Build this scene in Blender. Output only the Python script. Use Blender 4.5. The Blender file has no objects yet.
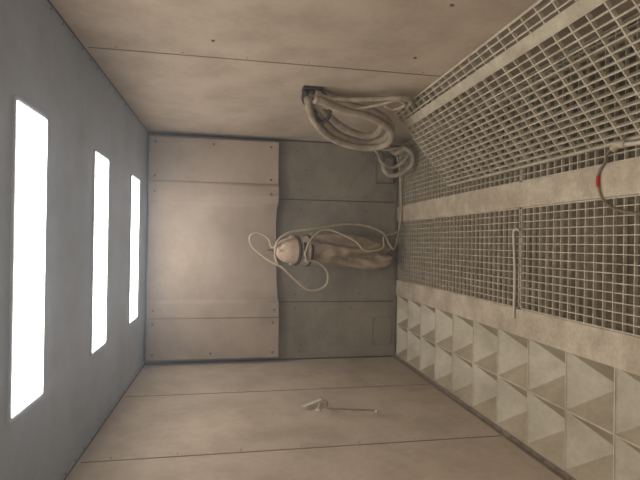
import bpy, math, random
from mathutils import Vector, Matrix, noise
random.seed(4)
scene = bpy.context.scene
XL, XR, YB, YF, ZC = -1.233, 1.06, 5.0, -1.3, 2.59

# ---------------------------------------------------------------- materials
def mat(name, col, col2=None, rough=.8, metal=0., scale=1.6, speck=.25, bump=.15, bscale=60, grime=0.):
    m = bpy.data.materials.new(name); m.use_nodes = True
    nt = m.node_tree; N = nt.nodes; Lk = nt.links
    b = N['Principled BSDF']
    b.inputs['Roughness'].default_value = rough; b.inputs['Metallic'].default_value = metal
    b.inputs['Specular IOR Level'].default_value = .25
    tc = N.new('ShaderNodeTexCoord')
    def noise_ramp(sc, det, p0, p1, c0, c1):
        n = N.new('ShaderNodeTexNoise'); n.inputs['Scale'].default_value = sc; n.inputs['Detail'].default_value = det
        n.inputs['Roughness'].default_value = .6
        Lk.new(tc.outputs['Object'], n.inputs['Vector'])
        r = N.new('ShaderNodeValToRGB'); r.color_ramp.elements[0].position = p0; r.color_ramp.elements[1].position = p1
        r.color_ramp.elements[0].color = (*c0, 1); r.color_ramp.elements[1].color = (*c1, 1)
        Lk.new(n.outputs['Fac'], r.inputs['Fac'])
        return n, r.outputs[0]
    def mul(a, c):
        mx = N.new('ShaderNodeMix'); mx.data_type = 'RGBA'; mx.blend_type = 'MULTIPLY'; mx.inputs[0].default_value = 1
        Lk.new(a, mx.inputs[6]); Lk.new(c, mx.inputs[7]); return mx.outputs[2]
    c2 = col2 or tuple(c*.8 for c in col)
    _, a = noise_ramp(scale, 6, .32, .68, c2, col)
    k = 1-speck
    n2, c = noise_ramp(bscale, 4, .35, .6, (k,k,k), (1,1,1))
    out = mul(a, c)
    if grime:
        g = 1-grime
        _, d = noise_ramp(4.5, 8, .36, .56, (g, g*.98, g*.95), (1,1,1))
        out = mul(out, d)
    Lk.new(out, b.inputs['Base Color'])
    bp = N.new('ShaderNodeBump'); bp.inputs['Strength'].default_value = bump; bp.inputs['Distance'].default_value = .01
    Lk.new(n2.outputs['Fac'], bp.inputs['Height']); Lk.new(bp.outputs[0], b.inputs['Normal'])
    return m
def s(r, g, b):
    f = lambda v: ((v/255+.055)/1.055)**2.4 if v > 10 else v/255/12.92
    return (f(r), f(g), f(b))
M_wall = mat('dusty_steel_wall', s(202,185,165), s(178,162,143), scale=1.1, speck=.07, bump=.08, bscale=25, grime=.16)
M_back = mat('dusty_back_wall', s(168,158,140), s(144,136,120), scale=1.5, speck=.1, bump=.08, bscale=30, grime=.18)
M_ceil = mat('ceiling_paint', s(180,190,206), s(164,174,190), scale=1.2, speck=.06, bump=.05, grime=.07)
M_baf = mat('baffle_sheet', s(186,169,152), s(164,148,132), scale=1.3, speck=.07, bump=.05, rough=.6, grime=.12)
M_seam = mat('seam_dark', s(140,124,107), speck=.15)
M_gap = mat('gap_dark', s(84,74,64), speck=.2)
M_trim = mat('trim_steel', s(154,139,121), s(124,111,96), scale=8, speck=.2)
M_bolt = mat('bolt_steel', s(112,100,88), speck=.2)
M_hop = mat('hopper_sheet_lit', s(228,220,202), s(204,196,176), scale=4, speck=.08, bump=.08, bscale=35, grime=.16)  # lit copy of the hopper sheet, paler for the end faces
M_hop_shade = mat('hopper_sheet_shaded', s(196,183,160), s(172,158,136), scale=4, speck=.12, bump=.1, bscale=35, grime=.14)  # shaded copy of the same sheet: shade on side faces painted in
M_pit = mat('pit_sheet', s(158,142,118), s(122,108,89), scale=3, speck=.2, bump=.1, bscale=35)  # hopper sheet under the grates, darkness beneath put into its colour
M_beam = mat('dusty_floor_beam', s(226,212,190), s(188,172,150), scale=5, speck=.15, bump=.3, bscale=45, grime=.18)
M_grate = mat('galvanised_grate', s(214,203,181), s(184,172,150), scale=9, speck=.15, bump=.1)
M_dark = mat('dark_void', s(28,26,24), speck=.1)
M_hose = mat('dusty_rubber_hose', s(192,177,157), s(150,137,119), scale=14, speck=.15)
M_hosel = mat('cream_air_hose', s(210,195,168), s(184,168,142), scale=12, speck=.15, rough=.55)
M_strap = mat('dark_strap', s(76,66,56), speck=.2)
M_cloth = mat('canvas_cape', s(190,171,146), s(152,134,112), scale=7, speck=.12, bump=.2, bscale=60)
M_dome = mat('pale_helmet_shell', s(238,214,194), s(214,188,168), scale=14, speck=.12, rough=.5)
M_collar = mat('helmet_collar', s(218,204,184), s(186,170,148), scale=12, speck=.15)
M_red = mat('red_tape', s(196,60,44), speck=.1)
M_white = mat('white_plastic', s(224,214,198), speck=.1)
M_frame = mat('light_frame', s(196,202,210), s(176,182,190), speck=.05)
def emis(name, col, st):
    m = bpy.data.materials.new(name); m.use_nodes = True
    b = m.node_tree.nodes['Principled BSDF']
    b.inputs['Base Color'].default_value = (.9,.9,.9,1)
    b.inputs['Emission Color'].default_value = (*col, 1); b.inputs['Emission Strength'].default_value = st
    return m
M_em = emis('light_diffuser', (1.0,.975,.93), 9.6)

# ---------------------------------------------------------------- mesh builder
class MB:
    def __init__(s_): s_.v=[]; s_.f=[]; s_.m=[]; s_.mats=[]; s_.sm=[]
    def mi(s_, m):
        if m not in s_.mats: s_.mats.append(m)
        return s_.mats.index(m)
    def add(s_, vs, fs, m, smooth=False, M=None):
        o=len(s_.v); i=s_.mi(m)
        s_.v += [tuple(M@Vector(p)) if M else tuple(p) for p in vs]
        for f in fs: s_.f.append(tuple(o+k for k in f)); s_.m.append(i); s_.sm.append(smooth)
    def box(s_, a, b, m, M=None):
        (x0,y0,z0),(x1,y1,z1)=a,b
        vs=[(x0,y0,z0),(x1,y0,z0),(x1,y1,z0),(x0,y1,z0),(x0,y0,z1),(x1,y0,z1),(x1,y1,z1),(x0,y1,z1)]
        s_.add(vs,[(0,3,2,1),(4,5,6,7),(0,1,5,4),(1,2,6,5),(2,3,7,6),(3,0,4,7)],m,False,M)
    def lathe(s_, prof, m, M=None, n=24, sx=1, sy=1, smooth=True):
        vs=[];fs=[]
        for r,z in prof:
            for k in range(n):
                t=2*math.pi*k/n; vs.append((r*sx*math.cos(t),r*sy*math.sin(t),z))
        for j in range(len(prof)-1):
            for k in range(n):
                k2=(k+1)%n; fs.append((j*n+k,j*n+k2,(j+1)*n+k2,(j+1)*n+k))
        s_.add(vs,fs,m,smooth,M)
    def tube(s_, pts, r, m, n=10, sub=8, wob=0):
        P=[Vector(p) for p in pts]
        if sub>1:
            Q=[]
            E=[P[0]*2-P[1]]+P+[P[-1]*2-P[-2]]
            for i in range(1,len(E)-2):
                for k in range(sub):
                    t=k/sub; a,b,c,d=E[i-1],E[i],E[i+1],E[i+2]
                    Q.append(.5*((2*b)+(c-a)*t+(2*a-5*b+4*c-d)*t*t+(3*b-3*c+d-a)*t**3))
            Q.append(P[-1])
        else: Q=P
        if wob: Q=[q+noise.noise_vector(q*6)*wob for q in Q]
        vs=[];fs=[]; up=None
        for i,q in enumerate(Q):
            t=(Q[min(i+1,len(Q)-1)]-Q[max(i-1,0)]).normalized()
            if up is None:
                up=t.orthogonal().normalized()
            up=(up-t*up.dot(t)).normalized(); w=t.cross(up)
            for k in range(n):
                a=2*math.pi*k/n; vs.append(q+up*(r*math.cos(a))+w*(r*math.sin(a)))
        for i in range(len(Q)-1):
            for k in range(n):
                k2=(k+1)%n; fs.append((i*n+k,i*n+k2,(i+1)*n+k2,(i+1)*n+k))
        fs.append(tuple(range(n))[::-1]); fs.append(tuple((len(Q)-1)*n+k for k in range(n)))
        s_.add(vs,fs,m,True)
    def bolt(s_, p, axis, m=None, r=.009, h=.006):
        m=m or M_bolt
        R=Vector((0,0,1)).rotation_difference(Vector(axis)).to_matrix().to_4x4()
        M=Matrix.Translation(p)@R
        s_.lathe([(r,0),(r,h*.6),(r*.6,h),(0.0005,h)],m,M,n=8,smooth=False)
    def build(s_, name):
        me=bpy.data.meshes.new(name); me.from_pydata(s_.v,[],s_.f)
        for m in s_.mats: me.materials.append(m)
        me.polygons.foreach_set('material_index',s_.m); me.polygons.foreach_set('use_smooth',s_.sm)
        me.update()
        o=bpy.data.objects.new(name,me); scene.collection.objects.link(o)
        return o

# ---------------------------------------------------------------- room shell
def single_box(name,a,b,m):
    k=MB(); k.box(a,b,m); return k.build(name)
T=.06
single_box('ceiling',(XL-T,YF-T,ZC),(XR+T,YB+T,ZC+T),M_ceil)
single_box('wall_back',(XL-T,YB,-.4),(XR+T,YB+T,ZC),M_back)
single_box('wall_front',(XL-T,YF-T,-.4),(XR+T,YF,ZC),M_wall)
single_box('wall_left',(XL-T,YF,-.4),(XL,YB,ZC),M_wall)
single_box('wall_right',(XR,YF,-.4),(XR+T,YB,ZC),M_wall)

k=MB()
for y in (-.55,.58,1.71,2.84,3.97):
    k.box((XL,y-.0035,.02),(XL+.003,y+.0035,ZC-.03),M_seam)
    for i in range(7):
        k.bolt((XL,y+.035,.25+i*.36),(1,0,0),M_seam,r=.005,h=.003)
k.build('trim_1')
k=MB()
for y in (-.55,.58,1.71,2.85):
    k.box((XR-.003,y-.0035,.02),(XR,y+.0035,ZC-.03),M_seam)
    for i in range(7):
        k.bolt((XR,y-.035,.25+i*.36),(-1,0,0),M_seam,r=.005,h=.003)
for p in ((2.61,1.877),(1.99,.82),(2.6,.75)): k.bolt((XR,p[0],p[1]),(-1,0,0),r=.01)
k.build('trim_2')
for i,(x,sg) in enumerate(((XL,1),(XR,-1))):
    k=MB()
    a,b=sorted((x,x+sg*.04)); k.box((a,YF,ZC-.003),(b,YB,ZC),M_ceil)
    a,b=sorted((x,x+sg*.004)); k.box((a,YF,ZC-.010),(b,YB,ZC-.003),M_gap)
    for j in range(40): k.bolt((x+sg*.02,YF+.1+j*.155,ZC-.003),(0,0,-1),r=.006,h=.004)
    k.build('trim_%d'%(3+i))
k=MB()
for x in (.44,-.63): k.box((x-.004,YB-.004,.0),(x+.004,YB,1.4),M_gap)
k.box((XL,YB-.012,0),(XL+.012,YB,ZC),M_gap); k.box((XR-.012,YB-.012,0),(XR,YB,ZC),M_gap)
k.box((XL,YB-.03,.0),(XR,YB,.02),M_trim)
for x,z in ((.95,1.1),(.95,.4),(.55,1.05),(.5,.35),(-.55,1.1),(-.7,1.1),(-1.15,1.05),(-.7,.5),(.34,1.05),(.34,.35),(.75,1.0),(-.55,.4)):
    k.bolt((x,YB,z),(0,-1,0),r=.008)
k.build('trim_5')

# ---------------------------------------------------------------- ceiling lights
for yc in (-1.09,0.0,1.09,2.175,3.26,4.35):
    x0,x1=-.69,.525; y0,y1=yc-.155,yc+.14; f=.014; z=ZC-.010
    k=MB()
    k.box((x0-f,y0-f,z),(x1+f,y0,ZC),M_frame); k.box((x0-f,y1,z),(x1+f,y1+f,ZC),M_frame)
    k.box((x0-f,y0,z),(x0,y1,ZC),M_frame); k.box((x1,y0,z),(x1+f,y1,ZC),M_frame)
    vs=[(x0,y0,ZC-.008),(x1,y0,ZC-.008),(x1,y1,ZC-.008),(x0,y1,ZC-.008),(x0+.008,y0+.008,ZC-.018),(x1-.008,y0+.008,ZC-.018),(x1-.008,y1-.008,ZC-.018),(x0+.008,y1-.008,ZC-.018)]
    k.add(vs,[(7,6,5,4),(4,5,1,0),(5,6,2,1),(6,7,3,2),(7,4,0,3)],M_em)
    k.build('ceiling_light')

# ---------------------------------------------------------------- floor
k=MB()
def hoppers(x0,x1,nx,ztop,dep,mm,m2):
    L=.335; y=YB-.02; w=(x1-x0)/nx
    while y>YF+.01:
        ya=max(y-L,YF)
        for i in range(nx):
            a,b=x0+i*w,x0+(i+1)*w; cx,cy=(a+b)/2,(y+ya)/2; h=.016; zb=ztop-dep
            vs=[(a,ya,ztop),(b,ya,ztop),(b,y,ztop),(a,y,ztop),(cx-h,cy-h,zb),(cx+h,cy-h,zb),(cx+h,cy+h,zb),(cx-h,cy+h,zb)]
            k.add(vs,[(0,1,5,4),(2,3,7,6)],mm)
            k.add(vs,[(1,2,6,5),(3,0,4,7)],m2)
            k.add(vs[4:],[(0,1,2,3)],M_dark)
            k.box((a-.003,ya,ztop-.002),(a+.003,y,ztop+.003),mm)
            k.box((a,ya-.003,ztop-.002),(b,ya+.003,ztop+.003),mm)
        y=ya
hoppers(XL+.03,-.56,2,-.012,.17,M_hop,M_hop_shade)  # open hoppers: light contrast between faces comes from the two sheet colours
hoppers(-.40,.235,2,-.07,.2,M_pit,M_pit)
hoppers(.39,XR-.01,2,-.07,.2,M_pit,M_pit)
k.box((-.565,YF,-.08),(-.40,YB,0),M_beam)
k.box((.235,YF,-.08),(.39,YB,0),M_beam)
k.box((XL,YF,-.02),(XL+.032,YB,0.0),M_beam)
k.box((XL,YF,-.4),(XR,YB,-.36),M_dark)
k.build('floor')
k=MB()
k.box((XL,YF,0),(XL+.03,YB,.005),M_trim); k.box((XL,YF,.005),(XL+.005,YB,.03),M_trim)
for j in range(58): k.bolt((XL+.018,YF+.08+j*.108,.005),(0,0,1),r=.007,h=.006)
k.build('baseboard_left')

def grate(name,x0,x1,y0,y1,px,py,M=None,th=.005,h=.022,bands=()):
    """bearing bars along Y at px, cross bars along X at py, flat border"""
    k=MB(); e=.008
    k.box((x0,y0,-h),(x0+e,y1,0),M_grate,M); k.box((x1-e,y0,-h),(x1,y1,0),M_grate,M)
    k.box((x0,y0,-h),(x1,y0+e,0),M_grate,M); k.box((x0,y1-e,-h),(x1,y1,0),M_grate,M)
    nx=round((x1-x0)/px)
    for i in range(1,nx):
        x=x0+(x1-x0)*i/nx; k.box((x-th/2,y0,-h),(x+th/2,y1,0),M_grate,M)
    ny=round((y1-y0)/py)
    for i in range(1,ny):
        y=y0+(y1-y0)*i/ny; k.box((x0,y-th/2,-h+.004),(x1,y+th/2,-.0005),M_grate,M)
    for a,b in bands: k.box((a,y0,0),(b,y1,.004),M_grate,M)
    return k.build(name)
for y0,y1 in ((YF+.01,.5),(.505,2.715),(2.725,4.95)):
    grate('floor_grate',-.398,.233,y0,y1,.045,.062,Matrix.Translation((0,0,-.004)))
for y0,y1 in ((YF+.01,.5),(.505,2.715),(2.725,4.95)):
    grate('floor_grate',.392,XR-.015,y0,y1,.045,.062,Matrix.Translation((0,0,-.004)))
ang=math.atan2(.47,.575)
Ml=Matrix.Translation((.475,0,.018))@Matrix.Rotation(-ang,4,'Y')
grate('floor_grate',0,.742,1.0,3.70,.040,.10,Ml,th=.0075,h=.024,bands=((.59,.645),(0,.012),(.73,.742)))
grate('floor_grate',0,.742,-1.2,.99,.040,.10,Ml,th=.0075,h=.024,bands=((.59,.645),))

# ---------------------------------------------------------------- air baffle on back wall
def interp(x,tab):
    for (a,va),(b,vb) in zip(tab,tab[1:]):
        if a<=x<=b:
            t=(x-a)/(b-a) if b>a else 0; return va+(vb-va)*t
    return tab[-1][1]
k=MB()
xs=[-1.185,-1.17,-1.0,-.80,-.775,-.76,-.62,-.60,-.585,-.4,-.2,0,.2,.34,.36,.375,.45,.55,.565,.58,.8,1.0,1.015]
bot=[(-1.185,4.90),(-1.17,4.87),(-.80,4.865),(-.775,4.865),(-.76,4.845),(-.62,4.835),(-.60,4.865),(-.585,4.89),(-.2,4.90),(.2,4.89),(.34,4.86),(.375,4.825),(.45,4.81),(.55,4.835),(.58,4.868),(1.0,4.868),(1.015,4.89)]
top=[(-1.185,4.90),(-1.17,4.87),(-.775,4.87),(-.76,4.862),(-.61,4.862),(-.60,4.87),(-.585,4.875),(.36,4.875),(.375,4.866),(.55,4.862),(.565,4.862),(.58,4.87),(1.0,4.87),(1.015,4.89)]
zb=[(-1.185,1.278),(-.77,1.28),(-.6,1.288),(-.55,1.302),(0,1.315),(.3,1.325),(.38,1.305),(.5,1.30),(.58,1.305),(1.015,1.305)]
nz=16; ztop=2.555
vs=[];fs=[]
for x in xs:
    for j in range(nz+1):
        t=j/nz; z0=interp(x,zb); z=z0+(ztop-z0)*t
        w=(1-t)**1.7
        y=interp(x,bot)*w+interp(x,top)*(1-w)
        y+= .006*noise.noise(Vector((x*2,z*2,3)))
        vs.append((x,y,z))
n=nz+1
for i in range(len(xs)-1):
    for j in range(nz): fs.append((i*n+j,(i+1)*n+j,(i+1)*n+j+1,i*n+j+1))
k.add(vs,fs,M_baf)
def ret(idx):
    a=[vs[i] for i in idx]; b=[(p[0],4.998,p[2]) for p in a]; m=len(a)
    k.add(a+b,[(i,i+1,m+i+1,m+i) for i in range(m-1)],M_baf)
ret([i*n for i in range(len(xs))]); ret([i*n+nz for i in range(len(xs))])
ret(list(range(n))); ret([(len(xs)-1)*n+j for j in range(n)])
for x,z in ((.95,2.5),(.95,1.38),(.62,1.38),(.62,2.5),(-.82,2.5),(-.82,1.34),(-1.12,2.5),(-1.12,1.34),(.47,1.38),(-.69,1.33),(.47,2.5),(-.69,2.5),(.95,1.95),(-1.12,1.95)):
    y=4.868 if z>1.5 else interp(x,bot)
    k.bolt((x,y+.002,z),(0,-1,0),r=.012,h=.008)
k.build('air_baffle_panel')

# ---------------------------------------------------------------- small fittings on back wall
k=MB()
x0,x1,z0,z1=-1.10,-.80,.04,.25
for a,b in (((x0,4.993,z0),(x1,4.9995,z0+.006)),((x0,4.993,z1-.006),(x1,4.9995,z1)),((x0,4.993,z0),(x0+.006,4.9995,z1)),((x1-.006,4.993,z0),(x1,4.9995,z1))): k.box(a,b,M_trim)
k.box((x0+.006,4.996,z0+.006),(x1-.006,4.9995,z1-.006),M_back)
for x in (x0+.02,x1-.02):
    for z in (z0+.02,z1-.02): k.bolt((x,4.996,z),(0,-1,0),r=.005)
k.build('access_hatch')
k=MB()
k.box((.64,4.95,.05),(.93,4.998,.25),M_trim); k.box((.66,4.94,.07),(.91,4.95,.23),M_back)
for x in (.65,.92):
    for z in (.06,.24): k.bolt((x,4.95,z),(0,-1,0),r=.006)
k.build('junction_box')

# ---------------------------------------------------------------- blast hose bundle on right wall
A=[(1.02,3.268,1.25),(.948,3.455,1.158),(.869,3.651,1.011),(.824,3.764,.838),(.815,3.787,.647),(.851,3.698,.55),(.91,3.55,.576),(.96,3.425,.735),(.982,3.369,.94),(1.01,3.293,1.117),(1.015,3.257,1.22)]
B=[(1.0,3.305,1.228),(.938,3.479,1.083),(.884,3.614,.927),(.85,3.69,.757),(.86,3.66,.654),(.91,3.54,.648),(.955,3.43,.79),(.98,3.37,1.0),(1.01,3.281,1.19)]
A2=[(p[0]-.045,p[1]-.03,p[2]+.02+.03*math.sin(i)) for i,p in enumerate(A)]
k=MB()
k.tube(A,.033,M_hose,n=14); k.tube(B,.027,M_hose,n=14); k.tube(A2,.027,M_hose,n=14)
C=[(1.0,3.277,1.247),(1.0,3.279,1.07),(1.0,3.251,.898),(1.0,3.195,.735),(1.0,3.154,.627),(1.0,3.2,.54),(1.0,3.308,.52),(1.0,3.36,.50)]
k.tube(C,.017,M_hose)
k.tube([(.97,3.36,1.23),(.96,3.38,1.06),(.965,3.36,.9),(.98,3.28,.75),(1.0,3.22,.64),(.99,3.27,.56),(.97,3.33,.62),(.98,3.3,.7)],.010,M_hosel)
k.box((1.045,3.22,1.16),(1.058,3.32,1.30),M_strap)
k.tube([(1.05,3.27,1.29),(.98,3.3,1.29),(.94,3.34,1.24),(.92,3.39,1.18),(.92,3.41,1.22)],.011,M_strap)
k.tube([(1.03,3.25,1.28),(.96,3.33,1.26),(.88,3.46,1.14),(.92,3.41,1.08),(1.01,3.27,1.13),(1.03,3.25,1.25)],.014,M_strap)
k.build('blast_hose_coil')

k=MB()
E=[(.97,4.75,.33),(.86,4.6,.30),(.72,4.5,.31),(.66,4.5,.24),(.68,4.45,.14),(.76,4.4,.06),(.86,4.4,.06),(.92,4.45,.12),(.88,4.5,.19),(.95,4.6,.22),(.98,4.7,.16),(1.0,4.8,.04)]
k.tube(E,.024,M_hose,n=12)
k.tube([(.98,4.7,.38),(.88,4.55,.36),(.78,4.5,.33),(.74,4.5,.22),(.8,4.45,.12),(.9,4.45,.05)],.016,M_hose)
k.tube([(.99,4.6,.5),(.96,4.5,.42),(.91,4.5,.32),(.93,4.5,.18),(.96,4.5,.03)],.012,M_hosel)
k.build('blast_hose')

# ---------------------------------------------------------------- blast helmet with cape
k=MB()
HC=Vector((-.085,4.62,1.20))
H=Matrix.Translation(HC)@Matrix.Rotation(math.radians(14),4,'X')
prof=[(.001,.150)]+[(.128*math.sin(a),.15*math.cos(a)) for a in [math.pi/2*i/10 for i in range(1,11)]]+[(.131,-.02),(.132,-.05)]
k.lathe(prof,M_dome,H,n=32,sx=.98,sy=1.05)
k.lathe([(.133,-.035),(.145,-.038),(.150,-.05),(.146,-.062),(.133,-.064)],M_strap,H,n=32,sx=.98,sy=1.05)
k.lathe([(.132,-.06),(.136,-.09),(.142,-.13),(.150,-.16)],M_collar,H,n=32,sx=1.0,sy=.95)
k.lathe([(.150,-.155),(.158,-.162),(.158,-.178),(.150,-.184),(.146,-.19)],M_strap,H,n=32,sx=1.0,sy=.9)
k.box((-.012,-.09,.112),(.012,.09,.152),M_dome,H)
for sx in (-1,1):
    Mx=H@Matrix.Translation((sx*.124,0,-.01))@Matrix.Rotation(sx*math.pi/2,4,'Y')
    k.lathe([(.028,0),(.028,.012),(.02,.018),(.001,.018)],M_collar,Mx,n=16)
cols=11; vs=[];fs=[]
for i in range(cols):
    t=math.radians(-90-38+76*i/(cols-1))
    for z,rr in ((-.068,.139),(-.074,.146),(-.122,.151),(-.128,.145)):
        vs.append((rr*math.cos(t),rr*.97*math.sin(t),z))
for i in range(cols-1):
    for j in range(3): fs.append((i*4+j,(i+1)*4+j,(i+1)*4+j+1,i*4+j+1))
k.add(vs,fs,M_collar,False,H)
vs=[];fs=[]
for i in range(cols):
    t=math.radians(-90-32+64*i/(cols-1))
    for z in (-.082,-.114): vs.append((.152*math.cos(t),.152*.97*math.sin(t),z))
for i in range(cols-1): fs.append((i*2,(i+1)*2,(i+1)*2+1,i*2+1))
k.add(vs,fs,M_strap,True,H)
# cape
vs=[];fs=[];NA=80;NZ=50
tab=[(0,.135),(.08,.158),(.25,.15),(.45,.14),(.6,.135),(.8,.15),(.9,.145),(1,.11)]
for j in range(NZ+1):
    t=j/NZ; z=1.05-.88*t
    w=interp(t,tab); dpt=.115-.02*t
    cx=-.085+.02*math.sin(t*5)-.02*t; cy=4.66+.12*t
    for i in range(NA):
        a=2*math.pi*i/NA
        amp=.009+.026*min(1,t*3)
        fold=amp*(math.sin(5*a+2.6*math.sin(t*4)+1)+.5*math.sin(10*a+t*6)+.5*math.sin(4*a-t*9))
        fold+=.03*noise.noise(Vector((math.cos(a)*2.2,math.sin(a)*2.2,t*9)))
        vs.append((cx+(w+fold*.7)*math.cos(a),min(cy+(dpt+fold)*math.sin(a),4.97),z+.03*noise.noise(Vector((math.cos(a)*2,math.sin(a)*2,7)))*t))
for j in range(NZ):
    for i in range(NA):
        i2=(i+1)%NA; fs.append((j*NA+i,j*NA+i2,(j+1)*NA+i2,(j+1)*NA+i))
k.add(vs,fs,M_cloth,True)
k.tube([(-.085,4.66,1.34),(-.085,4.74,1.40),(-.085,4.82,1.40),(-.085,4.86,1.38)],.007,M_strap)
k.tube([(-.12,4.58,1.32),(-.085,4.66,1.37),(-.05,4.58,1.32)],.006,M_strap)
G=[(.02,4.56,1.16),(-.0,4.52,1.28),(-.06,4.56,1.38),(.03,4.6,1.42),(.08,4.6,1.52),(.04,4.6,1.59),(-.05,4.6,1.57),(-.14,4.6,1.47),(-.2,4.58,1.38),(-.25,4.56,1.28),(-.37,4.58,1.15),(-.47,4.6,1.01),(-.43,4.6,.86),(-.30,4.58,.84),(-.2,4.54,.94),(-.17,4.50,1.08)]
k.tube(G,.011,M_hosel)
G2=[(-.22,4.51,1.33),(-.13,4.49,1.36),(0,4.48,1.34),(.08,4.5,1.24),(.11,4.53,1.1),(.14,4.6,.9),(.18,4.68,.66),(.17,4.72,.42),(.10,4.72,.24),(-.0,4.66,.20),(-.06,4.66,.14),(.05,4.76,.07),(.2,4.8,.03),(.45,4.8,.02),(.77,4.8,.04),(.96,4.82,.08)]
k.tube(G2,.011,M_hosel)
G3=[(-.2,4.50,1.05),(-.1,4.46,1.08),(.05,4.50,1.0),(.12,4.56,.85),(.02,4.51,.6),(-.08,4.51,.48),(-.05,4.54,.3),(.06,4.62,.26),(.1,4.7,.12),(.16,4.72,.02)]
k.tube(G3,.009,M_hosel)
k.build('blast_helmet')

# ---------------------------------------------------------------- latch handle on left wall
k=MB()
k.box((XL+.0005,3.44,1.11),(XL+.008,3.48,1.14),M_white)
a=Vector((-1.205,3.50,1.24)); b=Vector((-1.195,3.63,1.07)); d=Vector((0,-.022,-.028))
k.add([a,b,b+d,a+d,a+Vector((-.006,0,0)),b+Vector((-.006,0,0)),b+d+Vector((-.006,0,0)),a+d+Vector((-.006,0,0))],[(0,1,2,3),(7,6,5,4),(0,4,5,1),(1,5,6,2),(2,6,7,3),(3,7,4,0)],M_white)
k.tube([(-1.232,3.46,1.13),(-1.20,3.55,1.09)],.005,M_white,sub=1)
k.tube([(-1.195,3.62,1.07),(-1.19,3.52,1.045),(-1.19,3.40,1.07),(-1.19,3.37,1.05),(-1.185,3.28,.76),(-1.19,3.275,.73)],.006,M_trim,sub=5)
k.tube([(-1.20,3.32,.748),(-1.185,3.25,.74)],.009,M_white,sub=1)
k.build('door_latch_handle')

# ---------------------------------------------------------------- rod on grate
k=MB()
k.tube([(.085,2.77,.010),(0,2.765,.010),(-.2,2.75,.010),(-.43,2.755,.010),(-.46,2.75,.010)],.008,M_white,sub=4)
k.tube([(.085,2.77,.010),(.10,2.74,.012),(.09,2.71,.014)],.008,M_white,sub=4)
k.build('steel_rod')

# ---------------------------------------------------------------- air hose with red tape
k=MB()
Cb=[(.45,1.70,.012),(.45,1.80,.03),(.455,1.90,.05),(.44,1.97,.035),(.40,2.02,.012),(.36,2.055,.010),(.298,2.06,.010),(.223,2.03,.008),(.17,1.945,.008),(.142,1.79,.008),(.12,1.5,.008),(.05,1.2,.008)]
k.tube(Cb,.006,M_trim)
k.tube([(.345,2.06,.0105),(.318,2.063,.0105),(.29,2.06,.0105)],.008,M_red)
k.tube([(.45,1.72,.02),(.452,1.80,.03),(.456,1.87,.045)],.011,M_white,sub=4)
k.tube([(.456,1.86,.045),(.46,1.90,.05),(.45,1.93,.045)],.018,M_hosel)
k.build('air_hose')

# ---------------------------------------------------------------- world / camera
w=bpy.data.worlds.new('world'); scene.world=w; w.use_nodes=True
w.node_tree.nodes['Background'].inputs[0].default_value=(.02,.02,.02,1)
# airborne blasting dust
vs_=w.node_tree.nodes.new('ShaderNodeVolumeScatter')
vs_.inputs['Color'].default_value=(.82,.89,1,1); vs_.inputs['Density'].default_value=.038; vs_.inputs['Anisotropy'].default_value=.6
w.node_tree.links.new(vs_.outputs[0], w.node_tree.nodes['World Output'].inputs['Volume'])
th=math.radians(10.48); yaw=math.radians(.24)
Rz=Matrix.Rotation(-yaw,3,'Z')
R=Rz@Vector((1,0,0)); U=Rz@Vector((0,math.sin(th),math.cos(th))); F=Rz@Vector((0,math.cos(th),-math.sin(th)))
ro=.0157
ex=(R*ro-U).normalized(); ey=(R+U*ro).normalized(); ez=-F
cam=bpy.data.cameras.new('camera'); cam.lens=481*36/640; cam.sensor_width=36; cam.clip_start=.02
co=bpy.data.objects.new('camera',cam); scene.collection.objects.link(co)
Mx=Matrix((ex,ey,ez)).transposed().to_4x4(); Mx.translation=Vector((0,0,1.767)); co.matrix_world=Mx
scene.camera=co
scene.view_settings.view_transform='Standard'
